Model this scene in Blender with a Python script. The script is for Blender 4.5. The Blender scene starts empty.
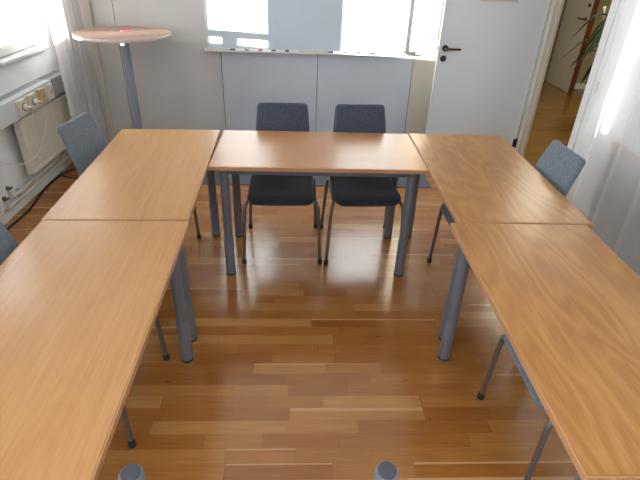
import bpy, bmesh, math, random
from mathutils import Vector, Matrix
random.seed(4)
S = bpy.context.scene
COL = S.collection
PI = math.pi

# ------------------------------------------------------------------ materials
def lin(c):
    return tuple(((v/255)/12.92 if v/255 <= 0.04045 else ((v/255+0.055)/1.055)**2.4) for v in c) + (1,)

class NT:
    """small helper to write node trees"""
    def __init__(s, name):
        s.m = bpy.data.materials.new(name); s.m.use_nodes = True
        s.t = s.m.node_tree; s.b = s.t.nodes['Principled BSDF']; s.out = s.t.nodes['Material Output']
    def n(s, typ, **kw):
        nd = s.t.nodes.new(typ)
        for k, v in kw.items(): setattr(nd, k, v)
        return nd
    def l(s, a, b): s.t.links.new(a, b)
    def math(s, op, a, b=None, c=None):
        nd = s.n('ShaderNodeMath', operation=op)
        for i, v in enumerate((a, b, c)):
            if v is None: continue
            if isinstance(v, (int, float)): nd.inputs[i].default_value = v
            else: s.l(v, nd.inputs[i])
        return nd.outputs[0]
    def mix(s, f, a, b, blend='MIX'):
        nd = s.n('ShaderNodeMix', data_type='RGBA', blend_type=blend)
        if isinstance(f, (int, float)): nd.inputs[0].default_value = f
        else: s.l(f, nd.inputs[0])
        for i, v in ((6, a), (7, b)):
            if isinstance(v, tuple): nd.inputs[i].default_value = v
            else: s.l(v, nd.inputs[i])
        return nd.outputs[2]
    def ramp(s, f, stops):
        nd = s.n('ShaderNodeValToRGB'); e = nd.color_ramp.elements
        while len(e) < len(stops): e.new(0.5)
        for i, (p, c) in enumerate(stops): e[i].position = p; e[i].color = c
        s.l(f, nd.inputs[0]); return nd.outputs[0]

def plain(name, rgb, rough=0.5, metal=0.0, noise=0.03, scale=6.0, bump=0.0, bscale=200.0, spec=0.5, coat=0.0):
    k = NT(name); b = k.b
    tc = k.n('ShaderNodeTexCoord'); nz = k.n('ShaderNodeTexNoise'); nz.inputs['Scale'].default_value = scale
    nz.inputs['Detail'].default_value = 3; k.l(tc.outputs['Object'], nz.inputs['Vector'])
    c = lin(rgb); d = tuple(v*(1-2*noise) for v in c[:3])+(1,); e = tuple(min(1, v*(1+2*noise)) for v in c[:3])+(1,)
    k.l(k.ramp(nz.outputs['Fac'], [(0.3, d), (0.7, e)]), b.inputs['Base Color'])
    b.inputs['Roughness'].default_value = rough; b.inputs['Metallic'].default_value = metal
    b.inputs['Specular IOR Level'].default_value = spec; b.inputs['Coat Weight'].default_value = coat
    if bump:
        n2 = k.n('ShaderNodeTexNoise'); n2.inputs['Scale'].default_value = bscale; k.l(tc.outputs['Object'], n2.inputs['Vector'])
        bp = k.n('ShaderNodeBump'); bp.inputs['Strength'].default_value = bump; bp.inputs['Distance'].default_value = 0.002
        k.l(n2.outputs['Fac'], bp.inputs['Height']); k.l(bp.outputs[0], b.inputs['Normal'])
    return k.m

def fabric(name, rgb, rgb2):
    k = NT(name); tc = k.n('ShaderNodeTexCoord')
    nz = k.n('ShaderNodeTexNoise'); nz.inputs['Scale'].default_value = 260; nz.inputs['Detail'].default_value = 2
    n2 = k.n('ShaderNodeTexNoise'); n2.inputs['Scale'].default_value = 60; n2.inputs['Detail'].default_value = 3
    k.l(tc.outputs['Object'], nz.inputs['Vector']); k.l(tc.outputs['Object'], n2.inputs['Vector'])
    f = k.math('ADD', k.math('MULTIPLY', nz.outputs['Fac'], 0.6), k.math('MULTIPLY', n2.outputs['Fac'], 0.4))
    k.l(k.ramp(f, [(0.35, lin(rgb)), (0.65, lin(rgb2))]), k.b.inputs['Base Color'])
    k.b.inputs['Roughness'].default_value = 0.95; k.b.inputs['Specular IOR Level'].default_value = 0.2
    k.b.inputs['Sheen Weight'].default_value = 0.25
    bp = k.n('ShaderNodeBump'); bp.inputs['Strength'].default_value = 0.5; bp.inputs['Distance'].default_value = 0.001
    k.l(nz.outputs['Fac'], bp.inputs['Height']); k.l(bp.outputs[0], k.b.inputs['Normal'])
    return k.m

def wood(name, dark, mid, light, figure=0.5, rough=0.35, fine=1.0, spec=0.5):
    """veneer, grain along the local x axis"""
    k = NT(name); tc = k.n('ShaderNodeTexCoord'); oi = k.n('ShaderNodeObjectInfo')
    off = k.n('ShaderNodeCombineXYZ')
    k.l(k.math('MULTIPLY', oi.outputs['Random'], 37.0), off.inputs[0]); k.l(k.math('MULTIPLY', oi.outputs['Random'], 11.0), off.inputs[1])
    ad = k.n('ShaderNodeVectorMath', operation='ADD'); k.l(tc.outputs['Object'], ad.inputs[0]); k.l(off.outputs[0], ad.inputs[1])
    def mapped(sx, sy):
        mp = k.n('ShaderNodeMapping'); mp.inputs['Scale'].default_value = (sx, sy, 1); k.l(ad.outputs[0], mp.inputs[0]); return mp.outputs[0]
    n1 = k.n('ShaderNodeTexNoise'); n1.inputs['Scale'].default_value = 1; n1.inputs['Detail'].default_value = 1.5
    k.l(mapped(1.1, 5.0), n1.inputs['Vector'])
    rings = k.math('FRACT', k.math('MULTIPLY', n1.outputs['Fac'], 13.0))
    tri = k.math('ABSOLUTE', k.math('SUBTRACT', k.math('MULTIPLY', rings, 2.0), 1.0))
    n2 = k.n('ShaderNodeTexNoise'); n2.inputs['Scale'].default_value = 1; n2.inputs['Detail'].default_value = 4
    k.l(mapped(4.0, 110.0), n2.inputs['Vector'])
    n3 = k.n('ShaderNodeTexNoise'); n3.inputs['Scale'].default_value = 1; n3.inputs['Detail'].default_value = 2
    k.l(mapped(0.7, 7.0), n3.inputs['Vector'])
    f = k.math('ADD', k.math('MULTIPLY', tri, 0.42*figure), k.math('MULTIPLY', n2.outputs['Fac'], 0.6*fine))
    f = k.math('ADD', f, k.math('MULTIPLY', n3.outputs['Fac'], 0.35))
    f = k.math('ADD', f, 0.5-0.21*figure-0.30*fine-0.175)
    k.l(k.ramp(f, [(0.22, lin(dark)), (0.5, lin(mid)), (0.8, lin(light))]), k.b.inputs['Base Color'])
    k.b.inputs['Roughness'].default_value = rough; k.b.inputs['Specular IOR Level'].default_value = spec
    return k.m

def parquet(name, x_shift=0.0):
    """three-strip oak parquet, strips along world x"""
    k = NT(name); tc = k.n('ShaderNodeTexCoord'); sp = k.n('ShaderNodeSeparateXYZ'); k.l(tc.outputs['Object'], sp.inputs[0])
    x, y = sp.outputs[0], sp.outputs[1]
    v = k.math('DIVIDE', k.math('ADD', y, 20.0), 0.0675)
    row = k.math('FLOOR', v); fv = k.math('FRACT', v)
    w1 = k.n('ShaderNodeTexWhiteNoise', noise_dimensions='1D'); k.l(row, w1.inputs['W'])
    length = k.math('ADD', k.math('MULTIPLY', w1.outputs['Value'], 0.16), 0.36)
    u0 = k.math('DIVIDE', k.math('ADD', x, 30.0), length)
    # uneven strip lengths
    wob = k.math('MULTIPLY', k.math('SINE', k.math('MULTIPLY', u0, 2.1)), 0.3)
    u = k.math('ADD', k.math('ADD', u0, wob), k.math('MULTIPLY', w1.outputs['Value'], 17.0))
    cell = k.math('FLOOR', u); fu = k.math('FRACT', u)
    cv = k.n('ShaderNodeCombineXYZ'); k.l(cell, cv.inputs[0]); k.l(row, cv.inputs[1])
    w2 = k.n('ShaderNodeTexWhiteNoise', noise_dimensions='2D'); k.l(cv.outputs[0], w2.inputs['Vector'])
    rnd = w2.outputs['Value']
    base = k.ramp(rnd, [(0.0, lin((156, 98, 44))), (0.25, lin((166, 107, 49))), (0.55, lin((172, 114, 54))), (0.85, lin((179, 122, 61))), (1.0, lin((192, 138, 76)))])
    # grain
    shift = k.n('ShaderNodeCombineXYZ'); k.l(k.math('MULTIPLY', rnd, 19.0), shift.inputs[0]); k.l(k.math('MULTIPLY', rnd, 7.0), shift.inputs[1])
    ad = k.n('ShaderNodeVectorMath', operation='ADD'); k.l(tc.outputs['Object'], ad.inputs[0]); k.l(shift.outputs[0], ad.inputs[1])
    mp = k.n('ShaderNodeMapping'); mp.inputs['Scale'].default_value = (5, 90, 1); k.l(ad.outputs[0], mp.inputs[0])
    gz = k.n('ShaderNodeTexNoise'); gz.inputs['Scale'].default_value = 1; gz.inputs['Detail'].default_value = 4; k.l(mp.outputs[0], gz.inputs['Vector'])
    col = k.mix(1.0, base, k.ramp(gz.outputs['Fac'], [(0.3, (0.84, 0.82, 0.80, 1)), (0.6, (1.04, 1.04, 1.03, 1))]), 'MULTIPLY')
    mp2 = k.n('ShaderNodeMapping'); mp2.inputs['Scale'].default_value = (1.5, 14, 1); k.l(ad.outputs[0], mp2.inputs[0])
    g2 = k.n('ShaderNodeTexNoise'); g2.inputs['Scale'].default_value = 1; g2.inputs['Detail'].default_value = 2; k.l(mp2.outputs[0], g2.inputs['Vector'])
    col = k.mix(0.6, col, k.ramp(g2.outputs['Fac'], [(0.3, (0.86, 0.84, 0.82, 1)), (0.7, (1.06, 1.06, 1.05, 1))]), 'MULTIPLY')
    # pale sapwood along the edge of some strips
    rc = k.n('ShaderNodeSeparateColor'); k.l(w2.outputs['Color'], rc.inputs[0])
    sap = k.math('MULTIPLY', k.math('GREATER_THAN', rc.outputs[1], 0.86), k.math('GREATER_THAN', k.math('ADD', fv, k.math('MULTIPLY', rc.outputs[2], 0.2)), 0.92))
    col = k.mix(k.math('MULTIPLY', sap, 0.75), col, lin((214, 166, 116)))
    # small dark knots
    vo = k.n('ShaderNodeTexVoronoi'); vo.inputs['Scale'].default_value = 2.6
    mp3 = k.n('ShaderNodeMapping'); mp3.inputs['Scale'].default_value = (1, 2.2, 1); k.l(tc.outputs['Object'], mp3.inputs[0]); k.l(mp3.outputs[0], vo.inputs['Vector'])
    col = k.mix(k.math('MULTIPLY', k.math('LESS_THAN', vo.outputs['Distance'], 0.035), 0.5), col, lin((92, 56, 34)))
    # joints
    ev = k.math('LESS_THAN', fv, 0.022); eu = k.math('LESS_THAN', fu, 0.0045)
    joint = k.math('MAXIMUM', ev, eu)
    col = k.mix(k.math('MULTIPLY', joint, 0.42), col, lin((84, 50, 28)))
    k.l(col, k.b.inputs['Base Color'])
    rg = k.math('ADD', k.math('MULTIPLY', rnd, 0.05), 0.18)
    k.l(rg, k.b.inputs['Roughness']); k.b.inputs['Specular IOR Level'].default_value = 1.0
    return k.m

def glass_pane(name):
    k = NT(name); t = k.n('ShaderNodeBsdfTransparent'); g = k.n('ShaderNodeBsdfGlossy'); g.inputs['Roughness'].default_value = 0.02
    fr = k.n('ShaderNodeFresnel'); fr.inputs['IOR'].default_value = 1.45
    mx = k.n('ShaderNodeMixShader'); k.l(k.math('MULTIPLY', fr.outputs[0], 0.8), mx.inputs[0]); k.l(t.outputs[0], mx.inputs[1]); k.l(g.outputs[0], mx.inputs[2])
    k.l(mx.outputs[0], k.out.inputs['Surface']); return k.m

def sheer(name, rgb, opacity, translucent=0.5):
    """woven curtain cloth: fine weave lets part of the light through"""
    k = NT(name); t = k.n('ShaderNodeBsdfTransparent'); d = k.n('ShaderNodeBsdfDiffuse'); tr = k.n('ShaderNodeBsdfTranslucent')
    tc = k.n('ShaderNodeTexCoord'); nz = k.n('ShaderNodeTexNoise'); nz.inputs['Scale'].default_value = 300; k.l(tc.outputs['Object'], nz.inputs['Vector'])
    c = lin(rgb); col = k.ramp(nz.outputs['Fac'], [(0.3, tuple(v*0.94 for v in c[:3])+(1,)), (0.7, c)])
    k.l(col, d.inputs[0]); k.l(col, tr.inputs[0])
    m1 = k.n('ShaderNodeMixShader'); m1.inputs[0].default_value = translucent; k.l(d.outputs[0], m1.inputs[1]); k.l(tr.outputs[0], m1.inputs[2])
    m2 = k.n('ShaderNodeMixShader'); m2.inputs[0].default_value = opacity; k.l(t.outputs[0], m2.inputs[1]); k.l(m1.outputs[0], m2.inputs[2])
    k.l(m2.outputs[0], k.out.inputs['Surface']); return k.m

M = dict(
    floor=parquet('oak_parquet'),
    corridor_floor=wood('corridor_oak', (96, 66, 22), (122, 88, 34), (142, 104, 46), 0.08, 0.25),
    wall=plain('white_wall_paint', (236, 239, 240), 0.75, bump=0.05, bscale=120),
    panel=plain('pale_wall_panel', (207, 214, 223), 0.45, noise=0.008, scale=2),
    panel_left=plain('grey_beige_wall_panel', (210, 208, 204), 0.45, noise=0.008, scale=2),
    panel_warm=plain('cream_wall_panel', (222, 214, 196), 0.5, noise=0.008, scale=2),
    seam=plain('panel_seam', (120, 112, 104), 0.7),
    ceiling=plain('ceiling_paint', (236, 236, 232), 0.85),
    trim=plain('cream_trim_paint', (216, 210, 196), 0.45, noise=0.01),
    window_paint=plain('window_frame_paint', (200, 201, 199), 0.4, noise=0.01),
    white=plain('white_gloss_paint', (232, 232, 228), 0.35, noise=0.01),
    door=plain('door_laminate', (222, 229, 234), 0.4, noise=0.006, scale=2),
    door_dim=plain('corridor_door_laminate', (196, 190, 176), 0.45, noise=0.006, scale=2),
    redwood=wood('red_brown_frame', (80, 36, 16), (102, 48, 22), (118, 58, 28), 0.3, 0.4),
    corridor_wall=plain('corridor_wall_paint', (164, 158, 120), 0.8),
    bronze=plain('brown_metal', (92, 66, 50), 0.3, 0.85),
    black=plain('black_plastic', (22, 22, 23), 0.45),
    steel=plain('brushed_steel', (176, 176, 176), 0.3, 0.9),
    leg=plain('grey_lacquered_steel', (112, 114, 122), 0.4, 0.05, noise=0.01),
    leg_sleeve=plain('grey_lacquered_sleeve', (116, 118, 126), 0.4, 0.05, noise=0.01),
    pole=plain('silver_grey_pole', (146, 154, 168), 0.35, 0.2, noise=0.01),
    rail=plain('blue_grey_rail', (98, 106, 122), 0.45, 0.2),
    glide=plain('dark_grey_glide', (62, 65, 72), 0.6),
    chair_tube=plain('dark_chair_tube', (112, 108, 106), 0.35, 0.5),
    tip=plain('black_rubber_tip', (44, 43, 44), 0.7),
    fabric=fabric('grey_wool_fabric', (90, 100, 108), (122, 133, 143)),
    fabric_shaded=fabric('shaded_wool_fabric', (58, 65, 78), (88, 97, 114)),  # the grey wool again, darkened for chairs standing in shade
    fabric_seat_shaded=fabric('shaded_seat_fabric', (34, 36, 42), (54, 58, 64)),  # same wool, darker still: under-table shade put into the colour
    shell=plain('charcoal_seat_underside', (42, 44, 50), 0.75),
    beech=wood('pale_oak_veneer', (174, 125, 78), (193, 144, 92), (205, 159, 108), 0.16, 0.26, 0.8, 0.6),
    oak=wood('figured_oak_veneer', (150, 99, 48), (172, 120, 61), (194, 144, 82), 0.5, 0.28, 0.7, 0.6),
    centre=wood('plain_oak_veneer', (170, 119, 76), (182, 131, 88), (192, 143, 99), 0.08, 0.27, 0.6, 0.5),
    lip=wood('oak_edge_lipping', (160, 112, 72), (182, 132, 90), (196, 148, 106), 0.1, 0.4, 0.6),
    ash=wood('pinkish_ash_laminate', (160, 128, 110), (178, 148, 128), (196, 168, 148), 0.5, 0.4),
    ash_edge=plain('pale_edge_band', (206, 190, 182), 0.35),
    board=plain('whiteboard_enamel', (206, 220, 230), 0.22, noise=0.004),
    alu=plain('anodised_aluminium', (216, 212, 200), 0.45, 0.1),
    mat=fabric('grey_felt_mat', (72, 77, 86), (96, 102, 111)),
    fold_backing=plain('grey_low_panel', (172, 169, 162), 0.6),
    rad=plain('radiator_enamel', (222, 214, 198), 0.45, noise=0.01),
    trunk=plain('trunking_grey_white', (214, 220, 222), 0.4, noise=0.01),
    slot=plain('grille_slot', (132, 136, 140), 0.6),
    endcap=plain('grey_trunking_end', (158, 160, 162), 0.5),
    ivory=plain('ivory_socket_plastic', (222, 210, 190), 0.4),
    orange=plain('amber_socket_plastic', (214, 178, 128), 0.4),
    cord=plain('white_cord', (226, 222, 212), 0.5),
    pipe=plain('painted_pipe', (206, 200, 186), 0.4),
    brass=plain('dull_brass_valve', (120, 100, 78), 0.4, 0.7),
    glass=glass_pane('window_glass'),
    drape=sheer('cream_drape', (250, 248, 248), 0.94, 0.42),
    sheer=sheer('white_sheer', (242, 243, 243), 0.58, 0.35),
    blue=plain('blue_cap', (34, 52, 120), 0.4), teal=plain('teal_cap', (40, 110, 120), 0.4), red=plain('red_cap', (196, 44, 60), 0.4),
    green=plain('green_cap', (40, 140, 110), 0.4), ink=plain('black_cap', (28, 28, 34), 0.4), marker=plain('marker_body', (228, 228, 226), 0.4),
    eraser=plain('grey_felt_eraser', (196, 196, 192), 0.9),
    pink=plain('pink_paper', (246, 120, 130), 0.7),
    leaf=plain('dark_green_leaf', (36, 56, 30), 0.4, noise=0.15, scale=12), stem=plain('green_stem', (70, 92, 50), 0.5),
    spathe=plain('white_spathe', (232, 230, 214), 0.5), pot=plain('glazed_white_pot', (200, 198, 190), 0.3), soil=plain('potting_soil', (58, 42, 30), 0.95, bump=0.5, bscale=60),
    sheet=plain('lilac_grey_sheet', (196, 192, 206), 0.5), grey_print=plain('grey_print', (92, 92, 112), 0.5),
    ground=plain('outside_snowy_ground', (214, 218, 224), 0.9),
)

# ------------------------------------------------------------------ geometry helpers
class MB:
    def __init__(s): s.bm = bmesh.new(); s.mats = []
    def mi(s, mat):
        if mat not in s.mats: s.mats.append(mat)
        return s.mats.index(mat)
    def box(s, x0, x1, y0, y1, z0, z1, mat=None, bevel=0.0, rot=None, seg=2):
        r = bmesh.ops.create_cube(s.bm, size=1.0); vs = r['verts']
        mt = Matrix.Translation(((x0+x1)/2, (y0+y1)/2, (z0+z1)/2)) @ Matrix.Diagonal((x1-x0, y1-y0, z1-z0, 1))
        bmesh.ops.transform(s.bm, matrix=mt, verts=vs)
        fs = {f for v in vs for f in v.link_faces}
        if bevel:
            es = list({e for v in vs for e in v.link_edges})
            rb = bmesh.ops.bevel(s.bm, geom=es, offset=bevel, segments=seg, affect='EDGES', profile=0.5)
            fs = set(rb['faces']) | {f for f in fs if f.is_valid}
            vs = list({v for f in fs for v in f.verts})
        if rot is not None: bmesh.ops.transform(s.bm, matrix=rot, verts=vs)
        if mat:
            i = s.mi(mat)
            for f in fs: f.material_index = i
        return vs
    def tube(s, pts, r, n=12, mat=None, cap=True, radii=None):
        pts = [Vector(p) for p in pts]; rings = []
        up = None
        for i, p in enumerate(pts):
            a = pts[max(0, i-1)]; b = pts[min(len(pts)-1, i+1)]
            t = (b-a).normalized()
            if up is None:
                up = Vector((0, 0, 1)) if abs(t.z) < 0.9 else Vector((1, 0, 0))
            u = (up - t*up.dot(t)).normalized(); w = t.cross(u); up = u
            rr = radii[i] if radii else r
            rings.append([s.bm.verts.new(p + (u*math.cos(2*PI*k/n) + w*math.sin(2*PI*k/n))*rr) for k in range(n)])
        fs = []
        for a, b in zip(rings, rings[1:]):
            for k in range(n): fs.append(s.bm.faces.new((a[k], a[(k+1) % n], b[(k+1) % n], b[k])))
        if cap: fs.append(s.bm.faces.new(rings[0][::-1])); fs.append(s.bm.faces.new(rings[-1]))
        for f in fs: f.smooth = True
        if cap: fs[-1].smooth = fs[-2].smooth = False
        if mat:
            i = s.mi(mat)
            for f in fs: f.material_index = i
    def lathe(s, prof, c=(0, 0, 0), n=32, mat=None, smooth=True):
        """prof: (r, z) from bottom to top; closed at both ends"""
        rings = []
        for r, z in prof:
            rings.append([s.bm.verts.new((c[0]+r*math.cos(2*PI*k/n), c[1]+r*math.sin(2*PI*k/n), c[2]+z)) for k in range(n)])
        i = s.mi(mat) if mat else 0
        for a, b in zip(rings, rings[1:]):
            for k in range(n):
                f = s.bm.faces.new((a[k], a[(k+1) % n], b[(k+1) % n], b[k])); f.smooth = smooth; f.material_index = i
        f = s.bm.faces.new(rings[0][::-1]); f.material_index = i
        f = s.bm.faces.new(rings[-1]); f.material_index = i
        for q in range(len(prof)):
            if 0 < q < len(prof)-1:
                a0 = math.atan2(prof[q][1]-prof[q-1][1], prof[q][0]-prof[q-1][0]); a1 = math.atan2(prof[q+1][1]-prof[q][1], prof[q+1][0]-prof[q][0])
                if abs(math.remainder(a1-a0, 2*PI)) < 0.5: continue
            for k in range(n):
                e = s.bm.edges.get((rings[q][k], rings[q][(k+1) % n]))
                if e: e.smooth = False
    def build(s, name, mat=None, parent=None, loc=None, rotz=None, sharp=35):
        bmesh.ops.recalc_face_normals(s.bm, faces=s.bm.faces)
        me = bpy.data.meshes.new(name); s.bm.to_mesh(me); s.bm.free()
        if s.mats:
            for m in s.mats: me.materials.append(M[m])
        else: me.materials.append(M[mat])
        o = bpy.data.objects.new(name, me); COL.objects.link(o)
        if parent: o.parent = parent
        if loc: o.location = loc
        if rotz is not None: o.rotation_euler.z = rotz
        return o

def tag(o, label=None, cat=None, group=None, kind=None):
    if label: o['label'] = label
    if cat: o['category'] = cat
    if group: o['group'] = group
    if kind: o['kind'] = kind
    return o
def thing(name, label, cat, loc=(0, 0, 0), rotz=0.0, group=None):
    o = bpy.data.objects.new(name, None); COL.objects.link(o); o.empty_display_size = 0.1
    o.location = loc; o.rotation_euler.z = rotz
    return tag(o, label, cat, group)
def copy_tree(o, parent=None):
    c = o.copy(); COL.objects.link(c)
    if parent: c.parent = parent
    for ch in [x for x in S.objects if x.parent == o]: copy_tree(ch, c)
    return c
def struct(mb, name, mat=None, parent=None):
    o = mb.build(name, mat, parent)
    if not parent: o['kind'] = 'structure'
    return o
def smooth_path(pts, n=8):
    """Catmull-Rom through the points"""
    P = [Vector(p) for p in pts]; P = [P[0]*2-P[1]] + P + [P[-1]*2-P[-2]]; out = []
    for i in range(1, len(P)-2):
        for k in range(n):
            t = k/n; a, b, c, d = P[i-1:i+3]
            out.append(0.5*((2*b)+(c-a)*t+(2*a-5*b+4*c-d)*t*t+(3*b-a-3*c+d)*t**3))
    out.append(P[-2]); return out

# ------------------------------------------------------------------ room shell
XL, XR, YB, YF, ZC = -2.10, 2.08, 4.70, -2.40, 2.60
b = MB(); b.box(XL-0.12, 6.2, YF-0.1, 10.2, -0.08, 0.0); fl = struct(b, 'floor', 'floor')
b = MB(); b.box(XL-0.12, 6.2, YF-0.1, 10.2, ZC, ZC+0.1); struct(b, 'ceiling', 'ceiling')

# left wall with its window openings: (y0, y1, z0, z1)
WIN = [(3.565, 4.27, 1.002, 2.30), (2.72, 3.34, 1.02, 2.30), (0.715, 0.935, 0.90, 2.30), (-2.1, -0.45, 1.02, 2.30)]
b = MB(); ys = YF-0.1
for (y0, y1, z0, z1) in sorted(WIN):
    b.box(XL-0.12, XL, ys, y0, 0, ZC); b.box(XL-0.12, XL, y0, y1, 0, z0); b.box(XL-0.12, XL, y0, y1, z1, ZC); ys = y1
b.box(XL-0.12, XL, ys, 10.2, 0, ZC)
struct(b, 'wall_left', 'wall')
for i, (y0, y1, z0, z1) in enumerate(WIN):
    b = MB(); fw = 0.065; xa, xb = XL-0.10, XL-0.05
    b.box(xa, xb, y0, y0+fw, z0, z1, bevel=0.006); b.box(xa, xb, y1-fw, y1, z0, z1, bevel=0.006)
    b.box(xa, xb, y0+fw-0.006, y1-fw+0.006, z0, z0+fw+0.006, bevel=0.006); b.box(xa, xb, y0+fw-0.006, y1-fw+0.006, z1-fw, z1, bevel=0.006)
    if i == 3: b.box(xa, xb, -1.31, -1.24, z0+fw, z1-fw, bevel=0.006)
    b.box(xb, xb+0.012, y0+0.015, y0+fw-0.018, z0+0.015, z1-0.015); b.box(xb, xb+0.012, y1-fw+0.018, y1-0.015, z0+0.015, z1-0.015)
    b.box(xb, xb+0.012, y0+0.04, y1-0.04, z0+0.012, z0+fw-0.012)
    w = struct(b, 'window_%d' % (i+1), 'window_paint')
    b = MB(); b.box(xa+0.02, xa+0.028, y0+fw-0.004, y1-fw+0.004, z0+fw, z1-fw+0.004); b.build('glass_pane', 'glass', w)
    b = MB(); b.box(XL-0.048, XL+0.045, y0-0.0, y1+0.0, z0-0.022, z0+0.004, bevel=0.006); b.build('window_sill', 'window_paint', w)
    if i == 0:
        b = MB(); b.box(xb+0.012, xb+0.03, y1-0.05, y1-0.022, 1.17, 1.20, bevel=0.003); b.tube([(xb+0.03, y1-0.036, 1.185), (xb+0.036, y1-0.036, 1.235)], 0.006); b.build('window_catch', 'white', w)
# ground beyond the glass
b = MB(); b.box(-40, -2.7, -30, 40, -3.2, -3.0); struct(b, 'ground', 'ground')

b = MB(); b.box(-12.5, -11.5, -16, -5.6, -3.0, 5.5); struct(b, 'wall_sun_blocker', 'wall')  # unseen block added outside to keep the sun off the rear window

# right wall with doorway (y 3.50 .. 4.30)
DY0, DY1, DZ = 3.505, 4.335, 2.08
b = MB()
b.box(XR, XR+0.05, YF-0.1, DY0, 0, ZC); b.box(XR, XR+0.05, DY0, DY1, DZ, ZC); b.box(XR, XR+0.05, DY1, 10.2, 0, ZC)
struct(b, 'wall_right', 'wall')
b = MB()
b.box(XR-0.014, XR+0.058, DY1-0.025, DY1+0.0, 0, DZ, bevel=0.002)         # far jamb
b.box(XR-0.014, XR, DY1, DY1+0.05, 0, DZ+0.05, bevel=0.003)
b.box(XR+0.022, XR+0.04, DY1-0.037, DY1-0.024, 0, DZ)                    # door stop
struct(b, 'trim_1', 'trim')
b = MB()
b.box(XR-0.012, XR+0.058, DY0-0.0, DY0+0.02, 0, DZ, bevel=0.002)          # near jamb
b.box(XR-0.012, XR, DY0-0.055, DY0, 0, DZ+0.05, bevel=0.003)
b.box(XR-0.012, XR, DY0, DY1, DZ, DZ+0.05)
struct(b, 'trim_2', 'white')
# back wall: panels with narrow seams
b = MB(); b.box(XL-0.12, XR, YB, YB+0.12, 0, ZC, 'seam')
edges = [XL, -1.627, -0.726, 0.159, 1.048, XR]
for i, (a, c) in enumerate(zip(edges, edges[1:])):
    b.box(a+0.003, c-0.003, YB-0.012, YB+0.01, 0.0, ZC, 'panel_warm' if i == 4 else 'panel_left' if i < 2 else 'panel')
struct(b, 'wall_back')
b = MB(); b.box(XL-0.12, XR+0.12, YF-0.12, YF, 0, ZC); struct(b, 'wall_front', 'wall')
b = MB(); b.box(-1.885, -1.812, YB-0.045, YB-0.012, 0, ZC, bevel=0.005); struct(b, 'trim_3', 'trim')
b = MB(); b.box(XL, XL+0.016, YF, YB-0.012, 0, 0.075, bevel=0.003); struct(b, 'baseboard_left', 'white')
b = MB(); b.box(XR-0.014, XR, YF, DY0-0.06, 0, 0.075, bevel=0.003); struct(b, 'baseboard_right', 'white')
# guessed panel with wooden strip, added behind the sheer to darken its folds
b = MB(); b.box(XR-0.010, XR, -0.5, 3.02, 0.075, 0.70, 'fold_backing'); b.box(XR-0.014, XR, -0.5, 3.025, 0.70, 0.725, 'lip'); struct(b, 'trim_7')
# vertical strip on the back wall beside the open door
b = MB(); b.box(1.19, 1.245, YB-0.04, YB-0.012, 1.03, ZC, bevel=0.004); struct(b, 'trim_4', 'trim')

# corridor beyond the doorway
XC = 4.06
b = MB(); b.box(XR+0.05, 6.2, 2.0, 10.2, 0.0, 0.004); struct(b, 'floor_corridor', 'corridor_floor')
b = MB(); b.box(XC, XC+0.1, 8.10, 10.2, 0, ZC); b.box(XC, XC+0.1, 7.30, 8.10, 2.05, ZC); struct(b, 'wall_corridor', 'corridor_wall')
b = MB(); b.box(XC+0.0, 6.2, 7.60, 7.7, 0, ZC); struct(b, 'wall_corridor_side', 'corridor_wall')
b = MB(); b.box(XC+0.05, 6.2, 7.585, 7.60, 0.004, 0.09); struct(b, 'baseboard_corridor', 'white')
b = MB(); b.box(6.1, 6.2, 2.0, 7.6, 0, ZC); struct(b, 'wall_corridor_far', 'corridor_wall')
b = MB(); b.box(XR+0.05, 6.2, 10.1, 10.2, 0, ZC); struct(b, 'wall_corridor_end', 'corridor_wall')
b = MB(); b.box(XR+0.05, 6.2, 2.0, 2.1, 0, ZC); struct(b, 'wall_corridor_near', 'corridor_wall')
b = MB(); b.box(XC-0.03, XC+0.02, 7.285, 8.06, 0.012, 2.05, bevel=0.002)
d2 = struct(b, 'door_2', 'door_dim')
b = MB(); b.tube([(XC-0.03, 7.37, 1.02), (XC-0.075, 7.37, 1.02), (XC-0.085, 7.39, 1.02), (XC-0.085, 7.50, 1.02)], 0.011, 10)
b.tube([(XC-0.03, 7.37, 1.02), (XC-0.038, 7.37, 1.02)], 0.027, 16); b.build('door_handle', 'bronze', d2)
b = MB(); b.tube([(XC-0.03, 7.36, 1.20), (XC-0.05, 7.36, 1.20)], 0.025, 16); b.build('door_lock', 'bronze', d2)
b = MB(); b.box(XC-0.02, XC+0.02, 8.06, 8.10, 0, 2.05); struct(b, 'trim_5', 'black')
b = MB(); b.box(XC-0.035, XC+0.03, 7.25, 7.285, 0.004, 2.10, bevel=0.003); struct(b, 'trim_6', 'redwood')

# room door, folded open in front of the back wall
LX0, LX1, LY = 1.185, 2.058, 4.385
b = MB(); b.box(LX0, LX1, LY, LY+0.04, 0.012, 2.06, bevel=0.0025)
d1 = struct(b, 'door_1', 'door')
b = MB()
b.tube([(LX0+0.055, LY, 1.055), (LX0+0.055, LY-0.01, 1.055)], 0.026, 20); b.tube([(LX0+0.055, LY-0.01, 1.055), (LX0+0.055, LY-0.045, 1.055), (LX0+0.064, LY-0.053, 1.055), (LX0+0.075, LY-0.055, 1.055), (LX0+0.175, LY-0.055, 1.055)], 0.0095, 12)
b.build('door_handle', 'bronze', d1)
b = MB(); b.tube([(LX0+0.05, LY, 0.97), (LX0+0.05, LY-0.009, 0.97)], 0.026, 20); b.build('key_rosette', 'bronze', d1)
b = MB(); b.box(LX0-0.012, LX0+0.001, LY+0.012, LY+0.026, 1.04, 1.065); b.build('latch', 'steel', d1)
for z in (0.225, 1.85):
    b = MB(); b.tube([(LX1+0.008, LY-0.006, z-0.045), (LX1+0.008, LY-0.006, z+0.045)], 0.009, 12); b.box(LX1-0.028, LX1+0.006, LY-0.003, LY+0.001, z-0.04, z+0.04); b.build('hinge', 'black', d1)
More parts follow.
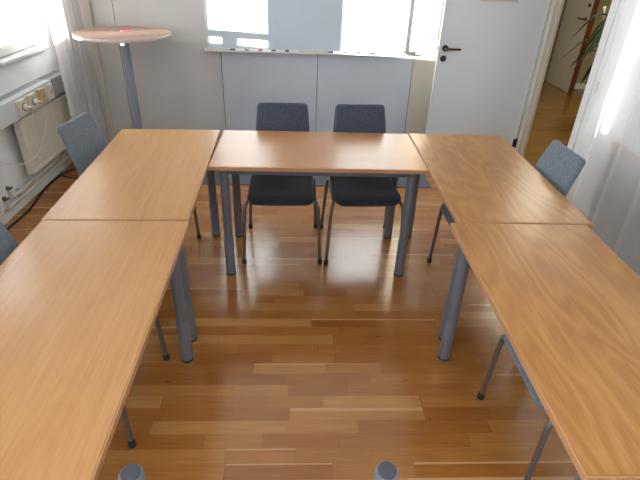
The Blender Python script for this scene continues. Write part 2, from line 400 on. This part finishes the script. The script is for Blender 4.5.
# sign sheet on the door
t = thing('door_sign', 'pale lilac sheet in a clear holder high on the open white door', 'sign', (1.625, LY, 1.43))
b = MB(); b.box(-0.15, 0.155, -0.004, 0, 0, 0.22); b.build('sheet', 'sheet', t)
b = MB(); b.box(-0.155, 0.16, -0.006, 0, -0.006, 0.004); b.build('holder_edge', 'alu', t)
b = MB(); b.box(0.10, 0.122, -0.0065, -0.004, 0.012, 0.03); b.build('mark', 'grey_print', t)

# ------------------------------------------------------------------ conference tables
TL, TW, TH = 1.20, 0.612, 0.739
def make_table(label, mat, group, TL=TL):
    t = thing('conference_table', label, 'table', group=group)
    e = 0.007
    b = MB(); b.box(-TL/2+e, TL/2-e, -TW/2+e, TW/2-e, TH-0.022, TH); b.build('tabletop', mat, t)
    b = MB()
    for sx in (-1, 1): b.box(*sorted((sx*(TL/2-e), sx*TL/2)), -TW/2, TW/2, TH-0.0225, TH-0.0004, bevel=0.0018)
    for sy in (-1, 1): b.box(-TL/2+e, TL/2-e, *sorted((sy*(TW/2-e), sy*TW/2)), TH-0.0225, TH-0.0004, bevel=0.0018)
    b.build('edge_lipping', 'lip', t)
    b = MB()
    for sy in (-1, 1): b.box(-TL/2+0.10, TL/2-0.10, sy*(TW/2-0.055)-0.012, sy*(TW/2-0.055)+0.012, TH-0.062, TH-0.0226, bevel=0.002)
    for sx in (-1, 1): b.box(sx*(TL/2-0.09)-0.012, sx*(TL/2-0.09)+0.012, -TW/2+0.06, TW/2-0.06, TH-0.0615, TH-0.0228, bevel=0.002)
    b.build('underframe', 'rail', t)
    for sx in (-1, 1):
        for sy in (-1, 1):
            x, y = sx*(TL/2-0.069), sy*(TW/2-0.074)
            b = MB(); b.lathe([(0.0255, 0.10), (0.0255, TH-0.05), (0.034, TH-0.045), (0.034, TH-0.023)], (x, y, 0), 28); lg = b.build('leg', 'leg', t)
            b = MB(); b.lathe([(0.0285, 0.012), (0.0290, 0.016), (0.0290, 0.250), (0.0278, 0.255)], (x, y, 0), 28); b.build('leg_sleeve', 'leg_sleeve', lg)
            b = MB(); b.lathe([(0.0292, 0.0), (0.0305, 0.003), (0.0300, 0.0118)], (x, y, 0), 28); b.build('glide', 'glide', lg)
    return t
def place_table(t, u, v, ang, side):
    """u, v: the table's inner far corner; its length runs away from the back wall"""
    a = math.radians(ang); ca, sa = math.cos(a), math.sin(a)
    cx, cy = side*TW/2, -TL/2
    t.location = (u+ca*cx-sa*cy, v+sa*cx+ca*cy, 0); t.rotation_euler.z = PI/2+a
G = 'conference tables set in a horseshoe'
tc_ = make_table('cross table closing the horseshoe, two grey chairs tucked behind it', 'centre', G, 1.19)
tc_.location = (0.1095, 2.432+TW/2, 0)
tl = make_table('pale oak table in the far left corner of the horseshoe, nearest the round standing table', 'beech', G)
place_table(tl, -0.507, 3.042, 1.7, -1)
tl2 = copy_tree(tl); tl2['label'] = 'pale oak table at the near left, running out of the bottom left of the photo'
place_table(tl2, -0.466, 1.8355, 1.14, -1)
tr = make_table('orange oak table with flame grain in the far right corner, next to the open door', 'oak', G)
place_table(tr, 0.709, 3.054, -0.29, 1)
tr2 = copy_tree(tr); tr2['label'] = 'orange oak table with flame grain at the near right, beside the sheer curtain'
place_table(tr2, 0.666, 1.847, -0.25, 1)

# ------------------------------------------------------------------ chairs (front is local -y)
def pad(profile, thick, corner0=0.05, corner1=0.05, nu=18, puff=0.0):
    """upholstered pad: profile of (y, z, half width) points; rounded at both ends"""
    P = [Vector((0, p[0], p[1])) for p in profile]; W = [p[2] for p in profile]
    L = [0.0]
    for a, c in zip(P, P[1:]): L.append(L[-1]+(c-a).length)
    T = L[-1]; n = 30; mb = MB(); bm = mb.bm; top = []; bot = []
    def at(s):
        for i in range(len(L)-1):
            if s <= L[i+1] or i == len(L)-2:
                f = (s-L[i])/(L[i+1]-L[i]); return P[i].lerp(P[i+1], f), W[i]+(W[i+1]-W[i])*f
    ts = [0.5-0.5*math.cos(PI*i/n) for i in range(n+1)]
    for q in ts:
        s = q*T; p, w = at(s); a, _ = at(max(0, s-0.02)); c, _ = at(min(T, s+0.02))
        tn = (c-a).normalized(); nr = Vector((0, -tn.z, tn.y))
        for d, r in ((s, corner0), (T-s, corner1)):
            if d < r: w = w-r+math.sqrt(max(0, r*r-(r-d)**2))
        rt = []; rb = []
        for j in range(nu+1):
            u = -math.cos(PI*j/nu)
            edge = min(1.0, min(s, T-s)/0.014, (1-abs(u))*w/0.014)
            h = thick/2*math.sqrt(max(0.0, 1-(1-edge)**2))+0.0012
            dish = puff*(u*u-0.4)
            off = p+Vector((u*w, 0, 0))+nr*dish
            rt.append(bm.verts.new(off+nr*h)); rb.append(bm.verts.new(off-nr*h))
        top.append(rt); bot.append(rb)
    def quad(*v):
        f = bm.faces.new(v); f.smooth = True; return f
    for i in range(n):
        for j in range(nu):
            quad(top[i][j], top[i][j+1], top[i+1][j+1], top[i+1][j]); quad(bot[i][j], bot[i+1][j], bot[i+1][j+1], bot[i][j+1])
        quad(top[i][0], top[i+1][0], bot[i+1][0], bot[i][0]); quad(top[i][nu], bot[i][nu], bot[i+1][nu], top[i+1][nu])
    for j in range(nu):
        quad(top[0][j], bot[0][j], bot[0][j+1], top[0][j+1]); quad(top[n][j], top[n][j+1], bot[n][j+1], bot[n][j])
    return mb
def make_chair(label, fab, group):
    t = thing('conference_chair', label, 'chair', group=group)
    seat = [(-0.245, 0.425, 0.200), (-0.225, 0.442, 0.204), (-0.19, 0.450, 0.207), (-0.05, 0.446, 0.208), (0.10, 0.440, 0.205), (0.175, 0.445, 0.202), (0.205, 0.470, 0.200)]
    o = pad(seat, 0.034, 0.055, 0.02, puff=0.006).build('seat', 'fabric_seat_shaded' if fab == 'fabric_shaded' else fab, t)
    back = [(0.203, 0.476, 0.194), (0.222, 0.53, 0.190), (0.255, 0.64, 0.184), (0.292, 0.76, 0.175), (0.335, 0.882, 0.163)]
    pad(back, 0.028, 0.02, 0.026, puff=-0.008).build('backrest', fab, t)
    b = MB()
    for sx in (-1, 1): b.tube([(sx*0.205, -0.17, 0.419), (sx*0.200, 0.0, 0.418), (sx*0.198, 0.15, 0.417)], 0.0105, 12)
    b.tube([(-0.20, -0.06, 0.416), (0.20, -0.06, 0.416)], 0.009, 10); b.tube([(-0.20, 0.10, 0.414), (0.20, 0.10, 0.414)], 0.009, 10)
    b.build('seat_frame', 'chair_tube', t)
    for sx in (-1, 1):
        for fy, path in ((-1, [(0.243, -0.232, 0.012), (0.232, -0.225, 0.22), (0.224, -0.220, 0.375), (0.219, -0.212, 0.40), (0.211, -0.195, 0.415), (0.205, -0.168, 0.419)]),
                         (1, [(0.236, 0.236, 0.012), (0.224, 0.208, 0.22), (0.214, 0.184, 0.375), (0.209, 0.175, 0.402), (0.202, 0.166, 0.413), (0.198, 0.148, 0.417)])):
            b = MB(); b.tube(smooth_path([(sx*x, y, z) for x, y, z in path], 4), 0.0105, 12); lg = b.build('leg', 'chair_tube', t)
            x, y, _ = path[0]
            b = MB(); b.lathe([(0.0125, 0.0), (0.0155, 0.003), (0.0150, 0.022), (0.0118, 0.034)], (sx*x, y, 0), 16); b.build('foot_tip', 'tip', lg)
    return t
GC = 'grey upholstered four-legged chairs around the tables'
ca = make_chair('grey chair behind the cross table, left of the two by the whiteboard', 'fabric_shaded', GC)
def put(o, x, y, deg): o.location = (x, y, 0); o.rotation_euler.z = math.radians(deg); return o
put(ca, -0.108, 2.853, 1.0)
cb = copy_tree(ca); cb['label'] = 'grey chair behind the cross table, right of the two by the whiteboard'; put(cb, 0.412, 2.858, 2.5)
cc = make_chair('grey chair at the far left table, its back towards the radiator', 'fabric', GC); put(cc, -0.950, 2.715, 83.0)
cd = copy_tree(cc); cd['label'] = 'grey chair at the near left table, its back cut by the left photo edge'; put(cd, -0.883, 1.532, 87.5)
ce = copy_tree(cc); ce['label'] = 'grey chair at the far right table, back in front of the doorway'; put(ce, 1.103, 2.415, -88.5)
cf = copy_tree(cc); cf['label'] = 'grey chair at the near right table, only seat edge and front legs showing'; put(cf, 1.073, 1.272, -91.0)

# ------------------------------------------------------------------ standing table with note
t = thing('standing_table', 'tall round standing table with a pinkish wood top in the far left corner', 'table', (-1.425, 4.235, 0.018))
b = MB(); b.lathe([(0.362, 1.084), (0.367, 1.087), (0.367, 1.1075), (0.364, 1.110)], n=64, mat=None); tp = b.build('tabletop', 'ash', t)
b = MB(); n = 64
pr = [(0.3665, 1.0855), (0.3695, 1.0865), (0.3695, 1.1085), (0.3665, 1.1095)]
rings = [[b.bm.verts.new((r*math.cos(2*PI*k/n), r*math.sin(2*PI*k/n), z)) for k in range(n)] for r, z in pr]
for q in range(4):
    for k in range(n): b.bm.faces.new((rings[q][k], rings[q][(k+1) % n], rings[(q+1) % 4][(k+1) % n], rings[(q+1) % 4][k])).smooth = True
b.build('edge_band', 'ash_edge', t)
b = MB(); b.lathe([(0.036, 0.02), (0.034, 1.066), (0.05, 1.07), (0.05, 1.083)], n=32); b.build('pole', 'pole', t)
b = MB(); b.lathe([(0.24, -0.018), (0.24, 0.008), (0.08, 0.022), (0.05, 0.026)], n=48); b.build('base_plate', 'leg', t)
b = MB(); b.box(-0.035, 0.035, -0.03, 0.03, 0, 0.002); b.box(-0.03, 0.034, -0.028, 0.03, 0.002, 0.0035)
tag(b.build('paper_note', 'pink', loc=(-1.42, 4.30, 1.1285), rotz=0.5), 'small pink paper note lying on the round standing table', 'note')

# ------------------------------------------------------------------ whiteboard, pens, eraser
BX0, BX1, BZ = -0.845, 0.955, 0.945
yb = YB-0.012
t = thing('whiteboard', 'wide white writing board on the back wall with pens on its tray', 'whiteboard', ((BX0+BX1)/2, yb, BZ))
h = (BX1-BX0)/2
b = MB(); b.box(-h+0.012, h-0.012, -0.018, -0.001, 0.012, 1.188); b.build('writing_surface', 'board', t)
b = MB()
for sx in (-1, 1): b.box(*sorted((sx*(h-0.016), sx*h)), -0.024, 0, 0.0, 1.2, bevel=0.002)
b.box(-h+0.016, h-0.016, -0.024, 0, 0.0, 0.016); b.box(-h+0.016, h-0.016, -0.024, 0, 1.184, 1.2); b.build('frame', 'alu', t)
b = MB(); b.box(-h, h, -0.085, -0.024, -0.008, -0.002, bevel=0.001); b.box(-h, h, -0.085, -0.081, -0.002, 0.006); b.box(-h-0.012, -h, -0.085, 0, -0.012, 0.008, bevel=0.002); b.box(h, h+0.012, -0.085, 0, -0.012, 0.008, bevel=0.002)
b.build('pen_tray', 'white', t)
def marker(capmat, label):
    t = thing('marker', label, 'marker', group='markers on the whiteboard tray')
    b = MB(); b.tube([(0.045, 0, 0.009), (0.125, 0, 0.009), (0.132, 0, 0.009)], 0.0085, 14, radii=[0.0085, 0.0085, 0.006]); b.build('barrel', 'marker', t)
    b = MB(); b.tube([(0, 0, 0.009), (0.004, 0, 0.009), (0.045, 0, 0.009)], 0.009, 14, radii=[0.007, 0.009, 0.009]); b.build('cap', capmat, t)
    return t
tx = lambda px: (px-208)/(404-208)*(BX1-BX0-0.02)+BX0+0.01
first = {}
for px, c, lb in [(230.5, 'blue', 'blue-capped marker at the left end of the whiteboard tray'), (244, 'teal', 'teal-capped marker between the blue and red ones on the tray'),
                  (257, 'red', 'red-capped marker on the whiteboard tray'), (270.5, 'teal', 'teal-capped marker just right of the red one'),
                  (283.5, 'ink', 'black-capped marker above the left chair, right of the teal one'), (327.5, 'blue', 'blue-capped marker at the middle of the tray, next to the green one'),
                  (341, 'green', 'green-capped marker at the left edge of the sunlit part of the tray'), (355, 'ink', 'black-capped marker just right of the green one in the sunlight'), (369, 'ink', 'black-capped marker nearest the eraser in the sunlight')]:
    if c in first: m = copy_tree(first[c]); m['label'] = lb
    else: m = first[c] = marker(c, lb)
    m.location = (tx(px), yb-0.060, BZ-0.002); m.rotation_euler.z = random.uniform(-0.03, 0.03)
t = thing('board_eraser', 'pale grey whiteboard eraser at the right end of the tray', 'eraser', (tx(397), yb-0.052, BZ-0.0015))
b = MB(); b.box(-0.05, 0.05, -0.022, 0.022, 0, 0.014, bevel=0.002); b.build('felt', 'eraser', t)
b = MB(); b.box(-0.052, 0.052, -0.024, 0.024, 0.014, 0.034, bevel=0.005); b.build('grip', 'marker', t)

# grey mat on the floor behind the cross table
b = MB(); b.box(-1.0, 1.15, 3.815, 4.60, 0.0, 0.007, bevel=0.003)
tag(b.build('floor_mat', 'mat'), 'grey felt mat on the parquet in front of the whiteboard wall', 'mat')

# ------------------------------------------------------------------ radiator side
t = thing('cable_trunking', 'white cable trunking with sockets running along the wall under the left window', 'trunking', (XL, 0, 0))
b = MB(); b.box(0.0, 0.12, -1.0, 4.03, 0.648, 0.792, bevel=0.004); tk = b.build('channel', 'trunk', t)
b = MB()
for k in range(4): b.box(0.008+0.016*k, 0.016+0.016*k, -1.0, 4.36, 0.7915, 0.7935)
b.build('vent_grille', 'slot', t)
b = MB(); b.box(0.0, 0.119, 4.045, 4.37, 0.649, 0.791, bevel=0.004); b.build('end_cover', 'endcap', t)
b = MB(); b.box(0.0, 0.117, 4.03, 4.045, 0.65, 0.79); b.build('joint', 'black', t)
for y, m_, w_ in [(3.50, 'ivory', 0.058), (3.65, 'ivory', 0.058), (3.80, 'orange', 0.04), (3.945, 'ivory', 0.04)]:
    b = MB(); b.box(0.12, 0.146, y-w_, y+w_, 0.668, 0.776, bevel=0.004); s_ = b.build('socket', m_, t)
    b = MB()
    if w_ > 0.05:
        b.tube([(0.1455, y, 0.722), (0.1468, y, 0.722)], 0.028, 20)
    else:
        b.box(0.1455, 0.1468, y-0.018, y-0.003, 0.711, 0.733); b.box(0.1455, 0.1468, y+0.003, y+0.018, 0.711, 0.733)
    b.build('socket_recess', 'slot' if w_ > 0.05 else 'endcap', s_)
def cordplug(label, y, path):
    t = thing('power_plug', label, 'plug', (XL+0.147, y, 0.722), group='white plugs in the trunking sockets')
    b = MB(); b.tube([(0.0, 0, 0), (0.018, 0, 0), (0.026, 0, 0)], 0.02, 18, radii=[0.021, 0.021, 0.015]); b.tube([(0.016, 0, 0), (0.03, 0.012, -0.006), (0.034, 0.035, -0.014)], 0.009, 10); b.build('plug_body', 'cord', t)
    pts = smooth_path([(0.034, 0.03, -0.013)] + [(x-(XL+0.147), yy-y, z-0.722) for x, yy, z in path], 8)
    b = MB(); b.tube(pts, 0.0042, 8); b.build('cord', 'cord', t)
cordplug('white plug in the socket nearest the camera, its cord dropping behind the radiator', 3.50, [(-1.93, 3.54, 0.66), (-1.945, 3.545, 0.60), (-1.985, 3.545, 0.56)])
cordplug('white plug in the second socket, its long cord looping down the radiator', 3.65, [(-1.945, 3.72, 0.66), (-1.95, 3.74, 0.56), (-1.955, 3.62, 0.43), (-1.955, 3.50, 0.365), (-1.965, 3.31, 0.37), (-2.03, 3.16, 0.44), (-2.08, 3.10, 0.52)])
t = thing('radiator', 'cream panel radiator with vertical ribs on the wall under the trunking', 'radiator', (XL, 0, 0))
y0, y1 = 3.475, 4.42
b = MB(); b.box(0.045, 0.098, y0, y1, 0.215, 0.63, bevel=0.006)
k = y0+0.05
while k < y1-0.03: b.box(0.097, 0.1035, k, k+0.026, 0.255, 0.595, bevel=0.003, seg=1); k += 0.046
b.build('panel', 'rad', t)
b = MB(); b.box(0.097, 0.107, y0+0.005, y1-0.005, 0.218, 0.25, bevel=0.004); b.box(0.097, 0.107, y0+0.005, y1-0.005, 0.60, 0.627, bevel=0.004); b.build('header_band', 'rad', t)
b = MB()
for yy in (y0+0.15, y1-0.15): b.box(0.0, 0.05, yy-0.015, yy+0.015, 0.24, 0.60)
b.build('wall_bracket', 'rad', t)
b = MB(); b.tube([(0.075, y1-0.002, 0.60), (0.075, y1+0.05, 0.60)], 0.012, 12); b.build('valve_body', 'steel', t)
b = MB(); b.tube([(0.09, 4.30, 0.625), (0.135, 4.30, 0.625)], 0.02, 16); b.build('thermostat_knob', 'black', t)
for lab, z, xo in (('upper painted heating pipe along the left wall above the baseboard', 0.145, 0.040), ('lower painted heating pipe along the left wall just above the baseboard', 0.1, 0.044)):
    t = thing('heating_pipe', lab, 'pipe', (XL, 0, z), group='heating pipes on the left wall')
    ye = 3.20 if z > 0.12 else 3.12
    pts = smooth_path([(xo, 4.64, 0), (xo, 4.0, 0), (xo, ye+0.06, 0), (xo, ye+0.015, 0.012), (xo, ye, 0.04), (xo, ye, 0.08)], 5)
    b = MB(); b.tube(pts, 0.011, 12); b.build('tube', 'pipe', t)
    b = MB(); b.tube([(xo, ye, 0.07), (xo, ye, 0.095)], 0.013, 12); b.tube([(xo, ye, 0.085), (xo+0.025, ye, 0.085)], 0.007, 10); b.box(xo+0.02, xo+0.027, ye-0.018, ye+0.018, 0.078, 0.092, bevel=0.002); b.build('valve', 'brass', t)
    for yy in (3.36, 4.1):
        b = MB(); b.box(0.0, xo+0.014, yy-0.012, yy+0.012, -0.015, 0.015, bevel=0.003); b.build('pipe_clip', 'pipe', t)
# black cable on the floor
pts = [(-2.03, 2.5), (-2.03, 2.8), (-2.025, 3.005), (-2.027, 3.076), (-2.015, 3.228), (-2.025, 3.373), (-2.055, 3.546), (-2.066, 3.70), (-2.068, 3.834), (-2.06, 3.95), (-2.035, 4.02), (-1.98, 4.08), (-1.90, 4.06), (-1.85, 3.96), (-1.88, 3.88), (-1.95, 3.86), (-2.02, 3.90), (-2.055, 3.97)]
b = MB(); b.tube(smooth_path([(x, y, 0.008+(0.017 if i > 14 else 0)) for i, (x, y) in enumerate(pts)], 6), 0.008, 8)
tag(b.build('power_cable', 'black'), 'black power cable lying on the parquet along the left baseboard', 'cable')

# ------------------------------------------------------------------ curtains
def curtain_mesh(plan, z0, z1, nz=10, sway=0.0, th=0.0):
    mb = MB(); rows = []
    for i in range(nz+1):
        f = i/nz; z = z0+(z1-z0)*f; row = []
        for j, (x, y) in enumerate(plan):
            row.append(mb.bm.verts.new((x+sway*math.sin(3*f+j*0.4)*(1-f), y+sway*math.cos(2*f+j*0.3)*(1-f), z)))
        rows.append(row)
    for a, c in zip(rows, rows[1:]):
        for j in range(len(plan)-1): mb.bm.faces.new((a[j], a[j+1], c[j+1], c[j])).smooth = True
    return mb
def fold_plan(p0, p1, n, amp, per, seed=0):
    rnd = random.Random(seed); ph = [rnd.uniform(0.55, 1.3) for _ in range(int(n*3)+4)]
    out = []; d = (Vector(p1)-Vector(p0)); nrm = Vector((-d.y, d.x)).normalized(); steps = int(n*per)
    for i in range(steps+1):
        f = i/steps; q = f*n; k = int(q); a = ph[k]*(1-(q-k))+ph[k+1]*(q-k)
        p = Vector(p0)+d*f+nrm*amp*a*math.sin(2*PI*q)+d.normalized()*0.35*amp*math.sin(4*PI*q+0.6)
        out.append((p.x, p.y))
    return out
t = thing('drape_curtain', 'cream drape gathered in folds beside the left window', 'curtain', (0, 0, 0))
plan = smooth_path([(-1.915, 4.068, 0), (-1.895, 4.12, 0), (-1.90, 4.21, 0), (-1.92, 4.28, 0)], 6)
plan = [(p.x, p.y) for p in plan] + fold_plan((-1.925, 4.29), (-1.875, 4.62), 5, 0.028, 14, 3)
o = curtain_mesh(plan, 0.02, 2.5, 12, 0.006).build('cloth', 'drape', t)
md = o.modifiers.new('thickness', 'SOLIDIFY'); md.thickness = 0.003
b = MB(); b.box(-1.93, -1.87, 4.06, 4.66, 2.5, 2.53); b.build('curtain_track', 'white', t)
t = thing('sheer_curtain', 'white sheer curtain in soft folds hanging along the right wall', 'curtain', (0, 0, 0))
plan = fold_plan((2.0, 3.27), (1.985, -0.6), 13, 0.05, 24, 9)
o = curtain_mesh(plan, 0.03, 2.5, 10, 0.004).build('cloth', 'sheer', t)
b = MB(); b.box(1.98, 2.02, -0.65, 3.30, 2.5, 2.53); b.build('curtain_track', 'white', t)

# ------------------------------------------------------------------ switch, socket on the right wall
t = thing('light_switch', 'ivory light switch on the right wall between doorway and sheer curtain', 'light switch', (XR, 3.36, 0.985))
b = MB(); b.box(-0.010, 0, -0.042, 0.042, -0.042, 0.042, bevel=0.003); b.build('plate', 'ivory', t)
b = MB(); b.box(-0.016, -0.009, -0.026, 0.026, -0.03, 0.03, bevel=0.002, rot=Matrix.Rotation(0.06, 4, 'Y')); b.build('rocker', 'ivory', t)
t = thing('wall_socket', 'ivory double socket low on the right wall behind the far right chair', 'socket', (XR, 3.315, 0.23))
b = MB(); b.box(-0.012, 0, -0.042, 0.042, -0.075, 0.075, bevel=0.004); b.build('plate', 'ivory', t)
for z in (-0.036, 0.036):
    b = MB(); b.tube([(-0.0115, 0, z), (-0.0135, 0, z)], 0.022, 20); b.build('outlet', 'slot', t)

# ------------------------------------------------------------------ plant in the corridor
t = thing('potted_plant', 'leafy potted plant with a white flower in the corridor beyond the doorway', 'plant', (3.40, 5.42, 0.004))
b = MB(); b.lathe([(0.12, 0.0), (0.15, 0.02), (0.18, 0.30), (0.19, 0.33), (0.17, 0.33), (0.165, 0.29)], n=32); b.build('pot', 'pot', t)
b = MB(); b.lathe([(0.164, 0.27), (0.164, 0.295), (0.05, 0.30)], n=24); b.build('soil', 'soil', t)
def leaf_mesh(mb, root, az, reach, rise, droop, w):
    n = 12; L = []; R_ = []; C_ = []
    d = Vector((math.cos(az), math.sin(az), 0)); s_ = Vector((-d.y, d.x, 0))
    for i in range(n+1):
        f = i/n; p = Vector(root)+d*reach*f+Vector((0, 0, rise*math.sin(min(1, f*1.15)*PI*0.62)-droop*f**2.2))
        ww = w*math.sin(PI*min(1, 0.06+f*0.94))**0.8*(1 if f < 1 else 0.02)
        if f < 0.25: ww = 0.006+(ww-0.006)*(f/0.25)**2
        L.append(mb.bm.verts.new(p-s_*ww+Vector((0, 0, ww*0.35)))); C_.append(mb.bm.verts.new(p)); R_.append(mb.bm.verts.new(p+s_*ww+Vector((0, 0, ww*0.35))))
    for i in range(n):
        for A, B_ in ((L, C_), (C_, R_)): mb.bm.faces.new((A[i], B_[i], B_[i+1], A[i+1])).smooth = True
rnd = random.Random(11)
for k in range(30):
    az = 2*PI*k/30*1.0+rnd.uniform(-0.2, 0.2)
    b = MB(); leaf_mesh(b, (rnd.uniform(-0.05, 0.05), rnd.uniform(-0.05, 0.05), 0.29+rnd.uniform(0.1, 0.55)), az, rnd.uniform(0.35, 0.6), rnd.uniform(0.35, 0.7), rnd.uniform(0.2, 0.5), rnd.uniform(0.036, 0.052))
    o = b.build('leaf', 'leaf', t); md = o.modifiers.new('thickness', 'SOLIDIFY'); md.thickness = 0.0015
for az, rc, zt in ((PI*1.0, 0.17, 0.85), (PI*0.75, 0.22, 1.18)):
    b = MB(); p = [(0, 0, 0.29), (0.3*rc*math.cos(az), 0.3*rc*math.sin(az), 0.7*zt), (rc*math.cos(az), rc*math.sin(az), zt)]
    b.tube(smooth_path(p, 6), 0.005, 8); fs = b.build('flower_stalk', 'stem', t)
    b = MB(); leaf_mesh(b, (rc*math.cos(az), rc*math.sin(az), zt-0.02), az, 0.05, 0.16, 0.02, 0.04); o = b.build('spathe', 'spathe', fs); md = o.modifiers.new('thickness', 'SOLIDIFY'); md.thickness = 0.002

# ------------------------------------------------------------------ two grey posts at the bottom of the view
def post(label, x, y):
    t = thing('barrier_post', label, 'post', (x, y, 0), group='round grey posts in the foreground')
    b = MB(); b.lathe([(0.0255, 0.012), (0.0255, 0.788), (0.023, 0.793)], n=32); b.build('tube', 'leg_sleeve', t)
    b = MB(); b.lathe([(0.0205, 0.7925), (0.0205, 0.796), (0.017, 0.798)], n=28); b.build('end_cap', 'glide', t)
    b = MB(); b.lathe([(0.13, 0.0), (0.13, 0.006), (0.03, 0.014)], n=40); b.build('base_plate', 'leg', t)
post('round-topped grey post at the bottom left edge of the photo', -0.347, 0.634)
post('round-topped grey post at the bottom edge right of centre', 0.196, 0.634)

# ------------------------------------------------------------------ light
def light(name, typ, loc, rot, energy, color, **kw):
    l = bpy.data.lights.new(name, typ); l.energy = energy; l.color = color
    for k, v in kw.items(): setattr(l, k, v)
    o = bpy.data.objects.new(name, l); COL.objects.link(o); o.location = loc; o.rotation_euler = rot; return o
sd = Vector((1.0, 0.55, -0.055)).normalized()
so = light('sun', 'SUN', (-6, -3, 2.5), (0, 0, 0), 52.0, (1.0, 0.95, 0.87), angle=0.009)
so.rotation_euler = (-sd).to_track_quat('Z', 'Y').to_euler()
# daylight entering the windows
for (y0, y1, z0, z1), e in list(zip(WIN, (26, 26, 7, 130)))[1:]:
    light('sky_portal', 'AREA', (XL-0.14, (y0+y1)/2, (z0+z1)/2), (0, -PI/2, 0), e, (0.82, 0.91, 1.0), shape='RECTANGLE', size=z1-z0-0.1, size_y=y1-y0-0.1)
# unseen fill light added under the ceiling to brighten the room
light('ceiling_fill', 'AREA', (0.0, 0.4, ZC-0.02), (0, 0, 0), 26, (0.97, 0.98, 1.0), shape='RECTANGLE', size=1.6, size_y=1.2)
light('corridor_fill', 'AREA', (3.2, 5.2, ZC-0.02), (0, 0, 0), 65, (1.0, 0.90, 0.74), shape='RECTANGLE', size=0.5, size_y=2.5)  # added fill that lifts the dim corridor, no fitting there

w = bpy.data.worlds.new('sky'); S.world = w; w.use_nodes = True
bg = w.node_tree.nodes['Background']; bg.inputs[0].default_value = (0.80, 0.90, 1.0, 1); bg.inputs[1].default_value = 6.0

# ------------------------------------------------------------------ camera
cam = bpy.data.cameras.new('camera'); co = bpy.data.objects.new('camera', cam); COL.objects.link(co)
cam.sensor_width = 36; cam.sensor_fit = 'HORIZONTAL'; cam.lens = 36*485.2/640; cam.clip_start = 0.02
Rr = Vector((0.9989540963951504, -0.032176446373155566, 0.032486760290060555)); Dn = Vector((0.011279041671309695, -0.5151316498385983, -0.8570368525060871)); Fw = Vector((0.044311358750610104, 0.8565068940956395, -0.5142299523095826))
mw = Matrix.Identity(4)
for i in range(3): mw[i][0] = Rr[i]; mw[i][1] = -Dn[i]; mw[i][2] = -Fw[i]
mw[0][3], mw[1][3], mw[2][3] = 0, 0, 1.7514
co.matrix_world = mw
S.camera = co
S.view_settings.view_transform = 'Standard'; S.view_settings.look = 'None'; S.view_settings.exposure = -0.2; S.view_settings.gamma = 1; S.view_settings.use_curve_mapping = False
